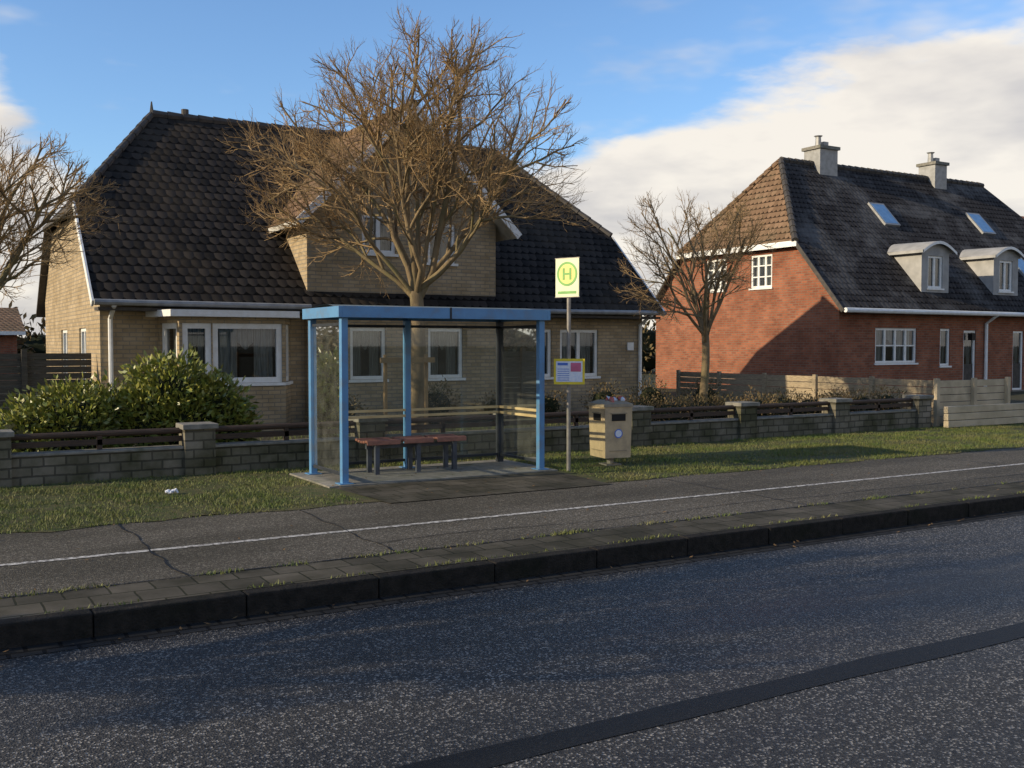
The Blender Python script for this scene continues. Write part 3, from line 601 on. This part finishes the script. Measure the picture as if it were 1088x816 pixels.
for (a, c) in ((5.13, 5.61), (5.66, 6.10), (6.15, 6.6)):
    for j in range(5):
        y = 12.36 + j * .085; zz = .455 - .015 * math.sin(math.pi * j / 4)
        B.box(a, c, y, y + .068, zz, zz + .035, 'seat')
    B.box(a, c, 12.34, 12.357, .425, .485, 'seat')
for x in (5.3, 5.9, 6.45):
    Lg.box(x - .03, x + .03, 12.40, 12.45, .03, .42, 'greylegs'); Lg.box(x - .03, x + .03, 12.66, 12.71, .03, .42, 'greylegs'); Lg.box(x - .028, x + .028, 12.38, 12.76, .40, .44, 'greylegs')
Lg.box(5.2, 6.5, 12.53, 12.58, .36, .41, 'greylegs')
B.build('seat', b, bevel=.008); Lg.build('legs', b)

# ------------------------------------------------------------------ bus stop sign
s = empty('bus_stop_sign'); B = MB()
B.tube([(7.78, 11.58, 0), (7.78, 11.58, 2.93)], [.028, .028], 12, 'pole'); B.build('pole', s, smooth=False)
def plate(cx, cy, cz, ang):
    c, sn = math.cos(ang), math.sin(ang)
    return Matrix(((c, -sn, 0, cx), (sn, c, 0, cy), (0, 0, 1, cz), (0, 0, 0, 1)))
M = plate(7.78, 11.58, 2.66, math.radians(-68))
B = MB()
B.box(-.19, .19, -.045, -.03, -.26, .26, 'signpale', M)
B.box(-.20, .20, -.0465, -.0285, -.27, -.26, 'pole', M); B.box(-.20, .20, -.0465, -.0285, .26, .27, 'pole', M)
def ring(B, M, r0, r1, y, zc, k, n=32):
    for i in range(n):
        a = 2 * math.pi * i / n; c = 2 * math.pi * (i + 1) / n
        if r0 == 0: q = [(0, y, zc), (r1 * math.cos(a), y, zc + r1 * math.sin(a)), (r1 * math.cos(c), y, zc + r1 * math.sin(c))]
        else: q = [(r0 * math.cos(a), y, zc + r0 * math.sin(a)), (r1 * math.cos(a), y, zc + r1 * math.sin(a)), (r1 * math.cos(c), y, zc + r1 * math.sin(c)), (r0 * math.cos(c), y, zc + r0 * math.sin(c))]
        B.poly([M @ Vector(p) for p in q], k)
ring(B, M, 0, .14, -.048, .05, 'signyellow'); ring(B, M, .135, .165, -.0495, .05, 'signgreen')
B.box(-.07, -.04, -.052, -.05, -.03, .13, 'signgreen', M); B.box(.04, .07, -.052, -.05, -.03, .13, 'signgreen', M); B.box(-.04, .04, -.052, -.05, .037, .065, 'signgreen', M)
B.box(-.15, .15, -.048, -.046, -.22, -.185, 'signgreen', M)
B.build('stop_plate', s)
M = plate(7.78, 11.56, 1.38, math.radians(-38)); B = MB()
B.box(-.21, .21, -.06, -.035, -.175, .175, 'yellow', M); B.box(-.18, .18, -.064, -.06, -.14, .14, 'paper', M)
B.box(.02, .16, -.067, -.064, .0, .12, 'pink', M); B.box(-.16, -.02, -.067, -.064, .085, .12, 'printblue', M)
for i in range(6): B.box(-.16, .0, -.0665, -.064, -.12 + i * .03, -.112 + i * .03, 'printblue', M)
B.build('timetable_case', s)

# ------------------------------------------------------------------ waste bin
s = empty('waste_bin'); B = MB(); cx, cy = 8.72, 11.9
M = Matrix.Translation((cx, cy, 0.06)) @ Matrix.Rotation(math.radians(-8), 4, 'Z')
def frustum(B, w0, d0, z0, w1, d1, z1, k):
    lo = [(-w0, -d0, z0), (w0, -d0, z0), (w0, d0, z0), (-w0, d0, z0)]; hi = [(-w1, -d1, z1), (w1, -d1, z1), (w1, d1, z1), (-w1, d1, z1)]
    lo = [M @ Vector(p) for p in lo]; hi = [M @ Vector(p) for p in hi]
    B.poly(lo[::-1], k); B.poly(hi, k)
    for i in range(4):
        j = (i + 1) % 4; B.poly([lo[i], lo[j], hi[j], hi[i]], k)
frustum(B, .205, .235, .07, .22, .255, .80, 'bin')
frustum(B, .235, .268, .80, .228, .258, .84, 'binlid'); frustum(B, .228, .258, .84, .13, .16, .885, 'binlid')
B.build('body', s, bevel=.012)
B = MB()
B.box(-.224, -.215, -.12, .10, .60, .70, 'black', M); B.box(-.11, .11, -.257, -.249, .60, .70, 'black', M)
B.box(-.234, -.222, -.14, .12, .70, .715, 'binlid', M); B.box(-.13, .13, -.267, -.255, .70, .715, 'binlid', M)
B.box(-.222, -.2145, -.16, .16, .17, .178, 'binlid', M); B.box(-.14, .14, -.2455, -.24, .17, .178, 'binlid', M)
B.build('openings', s)
B = MB(); B.tube([M @ Vector((0, 0, -.06)), M @ Vector((0, 0, .07))], [.05, .05], 10, 'pole'); B.box(-.12, .12, -.12, .12, -.05, -.03, 'pole', M); B.build('foot', s)
B = MB()
ring(B, M, 0, .05, -.2515, .42, 'paper'); ring(B, M, .05, .065, -.2515, .42, 'printblue'); B.build('sticker', s)
B = MB(); r2 = random.Random(9)
for i in range(9):
    p = M @ Vector((r2.uniform(-.13, .15), r2.uniform(-.14, .14), .86 + r2.uniform(0, .03)))
    q = p + Vector((r2.uniform(-.07, .07), r2.uniform(-.07, .07), r2.uniform(.0, .05)))
    B.tube([p, p.lerp(q, .5) + Vector((0, 0, .02)), q], [.02, .04, .015], 6, 'red' if i % 3 else 'paper')
B.build('rubbish_on_top', s, smooth=True)
B = MB()
for i in range(5):
    p = Vector((2.62 + r2.uniform(-.06, .06), 12.1 + r2.uniform(-.05, .05), .02)); q = p + Vector((r2.uniform(-.07, .07), r2.uniform(-.05, .05), r2.uniform(.01, .03)))
    B.tube([p, p.lerp(q, .5) + Vector((0, 0, .02)), q], [.01, .028, .01], 5, 'paper')
B.build('litter')

# ------------------------------------------------------------------ trees
def make_tree(name, base, trunk_h, c, rad, seed, nl, r0, counts, lean=(0, 0), tubes=(10, 8, 6, 4, 3, 3), limb=.5):
    R_ = random.Random(seed); B = MB(); base = Vector(base); c = Vector(c)
    def inside(p, sc):
        q = p - c; k = (1 + .22 * mnoise.noise(q * .6 + Vector((seed, 0, 0)))) * sc
        return (q.x / rad[0]) ** 2 + (q.y / rad[1]) ** 2 + (q.z / rad[2]) ** 2 < k * k
    def rv(): return Vector((R_.gauss(0, 1), R_.gauss(0, 1), R_.gauss(0, 1)))
    radl = [r0, r0 * limb, r0 * limb * .50, r0 * limb * .26, r0 * limb * .14, .0045]
    def grow(p, d, Ln, r, lvl, sc):
        segs = (5, 6, 5, 4, 3, 3)[lvl]; pts = [p.copy()]; rr = [r]; d = d.normalized(); cur = p.copy(); st = Ln / segs
        wob = (.05, .15, .18, .2, .22, .24)[lvl]; up = (.0, .03, .05, .08, .12, .18)[lvl]
        for i in range(segs):
            out = (cur - c); out.z *= .6; out = out.normalized() if out.length > .1 else Z
            d = (d + rv() * wob + Z * up + out * .06 * (lvl > 1)).normalized(); nx = cur + d * st
            if lvl > 0 and not inside(nx, sc):
                if i == 0 and lvl > 2: return
                if lvl > 1: break
                d = (d + (c - cur).normalized() * .15).normalized(); nx = cur + d * st * .6
            cur = nx; pts.append(cur.copy()); rr.append(r + (r * .38 - r) * (i + 1) / segs)
        if len(pts) < 2: return
        B.tube(pts, rr, tubes[lvl], 'bark' if lvl < 3 else 'twig', cap=lvl < 1)
        if lvl >= len(counts): return
        n = counts[lvl]
        for k in range(n):
            fr = .25 + .75 * (k + R_.random() * .7) / n; fr = min(fr, .99)
            fi = fr * (len(pts) - 1); i0 = int(fi); q = pts[i0].lerp(pts[min(i0 + 1, len(pts) - 1)], fi - i0)
            dd = (pts[min(i0 + 1, len(pts) - 1)] - pts[i0]).normalized()
            ax = dd.cross(rv()).normalized(); an = math.radians(R_.uniform(22, 60))
            if k == n - 1: an *= .35
            nd = Matrix.Rotation(an, 3, ax) @ dd
            grow(q, nd, Ln * R_.uniform(.42, .62) * (1.05 - .25 * fr), min(radl[lvl + 1] * R_.uniform(.7, 1.15), rr[i0] * .8), lvl + 1, sc * R_.uniform(.93, 1.06))
    pts = [base - Z * .1]; rr = [r0 * 1.35]
    for i in range(1, 7):
        t = i / 6; pts.append(base + Vector((lean[0] * t + .04 * math.sin(t * 5 + seed), lean[1] * t, trunk_h * t))); rr.append(r0 * (1.1 - .2 * t))
    B.tube(pts, rr, 12, 'bark')
    top = pts[-1]
    for k in range(nl):
        a = 2 * math.pi * (k + R_.random() * .6) / nl; el = math.radians(R_.uniform(0, 32)) if k % 2 == 0 else math.radians(R_.uniform(45, 85))
        d = Vector((math.cos(a) * math.cos(el), math.sin(a) * math.cos(el), math.sin(el)))
        tgt = c + Vector((d.x * rad[0], d.y * rad[1], d.z * rad[2])) * .8
        st = top + Z * R_.uniform(-.4, .0)
        vv = tgt - st
        grow(st, (vv.normalized() + Z * .3), vv.length * .95, radl[1] * R_.uniform(.7, 1.2), 1, R_.uniform(.88, 1.1))
    return B.build(name, uv=False, smooth=True)
make_tree('bare_tree', (7.82, 16.5, 0), 2.7, (8.1, 16.5, 4.45), (3.5, 3.1, 2.8), 11, 12, .13, (0, 8, 6, 6, 4), limb=.46)
make_tree('bare_tree', (15.0, 17, 0), 2.0, (14.8, 17, 3.55), (1.85, 1.8, 1.7), 4, 9, .09, (0, 6, 5, 5, 3))
make_tree('bare_tree', (0.45, 17, 0), 1.9, (0.85, 17, 3.4), (2.2, 2.0, 1.8), 21, 9, .10, (0, 6, 6, 5, 3))
make_tree('bare_tree', (-7, 7.5, 0), 2.0, (-7, 7.5, 4.0), (2.2, 1.2, 2.3), 33, 9, .2, (0, 6, 6, 5))  # unseen tree left of view, added to cast a shadow band on the road

# ------------------------------------------------------------------ bushes
def leafmass(name, blobs, n, ll, lw, leafk, corek, seed):
    r = random.Random(seed); e = empty(name); B = MB(); li = B.mi(leafk)
    tot = sum(b[3] * b[4] * b[5] for b in blobs)
    for (bx, by_, bz, rx, ry, rz) in blobs:
        k = int(n * (rx * ry * rz) / tot)
        for i in range(k):
            d = Vector((r.gauss(0, 1), r.gauss(0, 1), r.gauss(0, 1))).normalized()
            s_ = (r.random() ** .35) * (1 + .38 * mnoise.noise(Vector((bx, by_, bz)) + d * 3.0))
            p = Vector((bx + d.x * rx * s_, by_ + d.y * ry * s_, bz + d.z * rz * s_))
            if p.z < .02: continue
            o = (d + Vector((r.gauss(0, .5), r.gauss(0, .5), r.gauss(0, .5) + .25))).normalized()
            sd = o.cross(Vector((r.gauss(0, 1), r.gauss(0, 1), r.gauss(0, 1)))).normalized()
            L_ = ll * r.uniform(.6, 1.2); w = lw * r.uniform(.7, 1.2)
            b0 = len(B.v); B.v += [tuple(p), tuple(p + o * L_ * .5 + sd * w), tuple(p + o * L_), tuple(p + o * L_ * .5 - sd * w)]
            B.f.append((b0, b0 + 1, b0 + 2, b0 + 3)); B.m.append(li)
    B.build('leaves', e, uv=False)
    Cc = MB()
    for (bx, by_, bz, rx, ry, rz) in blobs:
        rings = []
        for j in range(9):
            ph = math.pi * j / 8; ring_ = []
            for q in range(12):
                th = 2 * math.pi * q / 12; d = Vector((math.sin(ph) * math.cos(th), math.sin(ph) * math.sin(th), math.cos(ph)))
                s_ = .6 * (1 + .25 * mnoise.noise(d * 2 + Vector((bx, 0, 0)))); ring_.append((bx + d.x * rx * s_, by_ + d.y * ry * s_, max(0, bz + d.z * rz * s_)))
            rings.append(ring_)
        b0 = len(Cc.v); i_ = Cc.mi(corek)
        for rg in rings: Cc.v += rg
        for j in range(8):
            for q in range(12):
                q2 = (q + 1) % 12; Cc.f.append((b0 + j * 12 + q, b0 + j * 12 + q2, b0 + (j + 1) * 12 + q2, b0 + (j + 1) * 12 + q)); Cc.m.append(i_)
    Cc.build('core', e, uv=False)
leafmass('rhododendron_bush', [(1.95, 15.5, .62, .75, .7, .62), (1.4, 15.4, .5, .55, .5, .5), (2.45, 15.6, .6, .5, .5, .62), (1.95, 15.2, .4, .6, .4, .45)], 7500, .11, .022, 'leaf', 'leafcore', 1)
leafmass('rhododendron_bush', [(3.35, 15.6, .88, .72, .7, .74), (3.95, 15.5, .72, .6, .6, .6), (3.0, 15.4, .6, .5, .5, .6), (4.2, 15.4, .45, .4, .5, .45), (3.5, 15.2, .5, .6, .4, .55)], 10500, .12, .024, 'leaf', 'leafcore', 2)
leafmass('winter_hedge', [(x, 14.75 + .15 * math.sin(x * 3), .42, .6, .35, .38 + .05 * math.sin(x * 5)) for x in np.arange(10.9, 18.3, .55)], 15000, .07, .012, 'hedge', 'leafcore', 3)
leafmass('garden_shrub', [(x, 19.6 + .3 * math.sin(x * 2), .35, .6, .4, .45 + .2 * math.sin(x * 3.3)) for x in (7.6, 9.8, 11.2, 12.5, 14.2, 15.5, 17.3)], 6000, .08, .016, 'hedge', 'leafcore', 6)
leafmass('distant_trees', [(x, 52 + 4 * math.sin(x * 1.3), 1.4, 3.2, 2, 2.0 + .8 * math.sin(x * .9)) for x in range(-30, 100, 4)], 26000, .5, .10, 'hedge', 'leafcore', 8)

# ------------------------------------------------------------------ world, sun
SE = math.radians(19); off = math.radians(9)
S = Vector((-math.cos(off) * math.cos(SE), math.sin(off) * math.cos(SE), math.sin(SE)))
w = bpy.data.worlds.new('World'); scene.world = w; w.use_nodes = True
N = w.node_tree.nodes; L = w.node_tree.links
bg = N['Background']; out = N['World Output']
sky = N.new('ShaderNodeTexSky'); sky.sky_type = 'NISHITA'; sky.sun_disc = False; sky.sun_elevation = SE; sky.sun_rotation = math.atan2(S.x, S.y)
sky.ozone_density = 2.0; sky.air_density = 1.0; sky.dust_density = 0.6
hs = N.new('ShaderNodeMix'); hs.data_type = 'RGBA'; hs.blend_type = 'MULTIPLY'; hs.inputs[0].default_value = 1
hs.inputs[7].default_value = (0.98, 1.18, 1.42, 1)
L.new(sky.outputs[0], hs.inputs[6]); L.new(hs.outputs[2], bg.inputs['Color']); bg.inputs['Strength'].default_value = 0.15
def WM(op, a, b=None, c=None):
    n = N.new('ShaderNodeMath'); n.operation = op
    for i, v in enumerate((a, b, c)):
        if v is None: continue
        if isinstance(v, (int, float)): n.inputs[i].default_value = v
        else: L.new(v, n.inputs[i])
    return n.outputs[0]
tc = N.new('ShaderNodeTexCoord'); D_ = tc.outputs['Generated']
dt = N.new('ShaderNodeVectorMath'); dt.operation = 'DOT_PRODUCT'; dt.inputs[1].default_value = (0.86, -0.51, 0); L.new(D_, dt.inputs[0])
s_ = dt.outputs['Value']
sx = N.new('ShaderNodeSeparateXYZ'); L.new(D_, sx.inputs[0]); e_ = sx.outputs['Z']
den = WM('ADD', WM('MAXIMUM', e_, 0.0), 0.22)
pv = N.new('ShaderNodeCombineXYZ'); L.new(WM('DIVIDE', sx.outputs['X'], den), pv.inputs[0]); L.new(WM('DIVIDE', sx.outputs['Y'], den), pv.inputs[1]); L.new(WM('MULTIPLY', e_, 4.0), pv.inputs[2])
n1 = N.new('ShaderNodeTexNoise'); n1.inputs['Scale'].default_value = 1.6; n1.inputs['Detail'].default_value = 6; n1.inputs['Roughness'].default_value = 0.58; L.new(pv.outputs[0], n1.inputs['Vector'])
bnd = WM('MULTIPLY_ADD', s_, 0.31, 0.165)
neg = WM('MULTIPLY', WM('MAXIMUM', WM('SUBTRACT', WM('MULTIPLY', s_, -1.0), 0.30), 0.0), 1.3)
val = WM('SUBTRACT', WM('ADD', bnd, neg), e_)
val = WM('ADD', val, WM('MULTIPLY', WM('SUBTRACT', n1.outputs['Fac'], 0.5), 0.24))
mr = N.new('ShaderNodeMapRange'); mr.interpolation_type = 'SMOOTHSTEP'; mr.inputs[1].default_value = -0.015; mr.inputs[2].default_value = 0.028; L.new(val, mr.inputs[0])
n2 = N.new('ShaderNodeTexNoise'); n2.inputs['Scale'].default_value = 1.1; n2.inputs['Detail'].default_value = 5; n2.inputs['Roughness'].default_value = 0.6
mp = N.new('ShaderNodeMapping'); mp.inputs['Location'].default_value = (7.1, 2.2, 0); L.new(pv.outputs[0], mp.inputs[0]); L.new(mp.outputs[0], n2.inputs['Vector'])
mr2 = N.new('ShaderNodeMapRange'); mr2.interpolation_type = 'SMOOTHSTEP'; mr2.inputs[1].default_value = 0.55; mr2.inputs[2].default_value = 0.72; mr2.inputs[4].default_value = 0.7; L.new(n2.outputs['Fac'], mr2.inputs[0])
mask = WM('MAXIMUM', mr.outputs[0], mr2.outputs[0])
mask = WM('MULTIPLY', mask, 0.95)
n3 = N.new('ShaderNodeTexNoise'); n3.inputs['Scale'].default_value = 2.2; n3.inputs['Detail'].default_value = 5; L.new(pv.outputs[0], n3.inputs['Vector'])
cr = N.new('ShaderNodeValToRGB'); cr.color_ramp.elements[0].position = 0.36; cr.color_ramp.elements[1].position = 0.60
cr.color_ramp.elements[0].color = (0.60, 0.575, 0.57, 1); cr.color_ramp.elements[1].color = (0.97, 0.90, 0.80, 1); L.new(n3.outputs['Fac'], cr.inputs['Fac'])
bg2 = N.new('ShaderNodeBackground'); L.new(cr.outputs[0], bg2.inputs['Color']); bg2.inputs['Strength'].default_value = 1.0
ms = N.new('ShaderNodeMixShader'); L.new(mask, ms.inputs[0]); L.new(bg.outputs[0], ms.inputs[1]); L.new(bg2.outputs[0], ms.inputs[2]); L.new(ms.outputs[0], out.inputs['Surface'])

ld = bpy.data.lights.new('sun', 'SUN'); ld.energy = 5.0; ld.angle = math.radians(.5); ld.color = (1.0, .84, .60)
lo = bpy.data.objects.new('sun', ld); scene.collection.objects.link(lo); lo.rotation_euler = S.to_track_quat('Z', 'Y').to_euler(); lo.location = S * 60

cd = bpy.data.cameras.new('camera'); cam = bpy.data.objects.new('camera', cd); scene.collection.objects.link(cam)
cam.location = (0, 0, 1.75); cam.rotation_euler = (math.radians(90 - 2.23), 0, math.radians(-30.7))
cd.sensor_width = 36; cd.lens = 35.74; cd.clip_end = 3000
scene.camera = cam
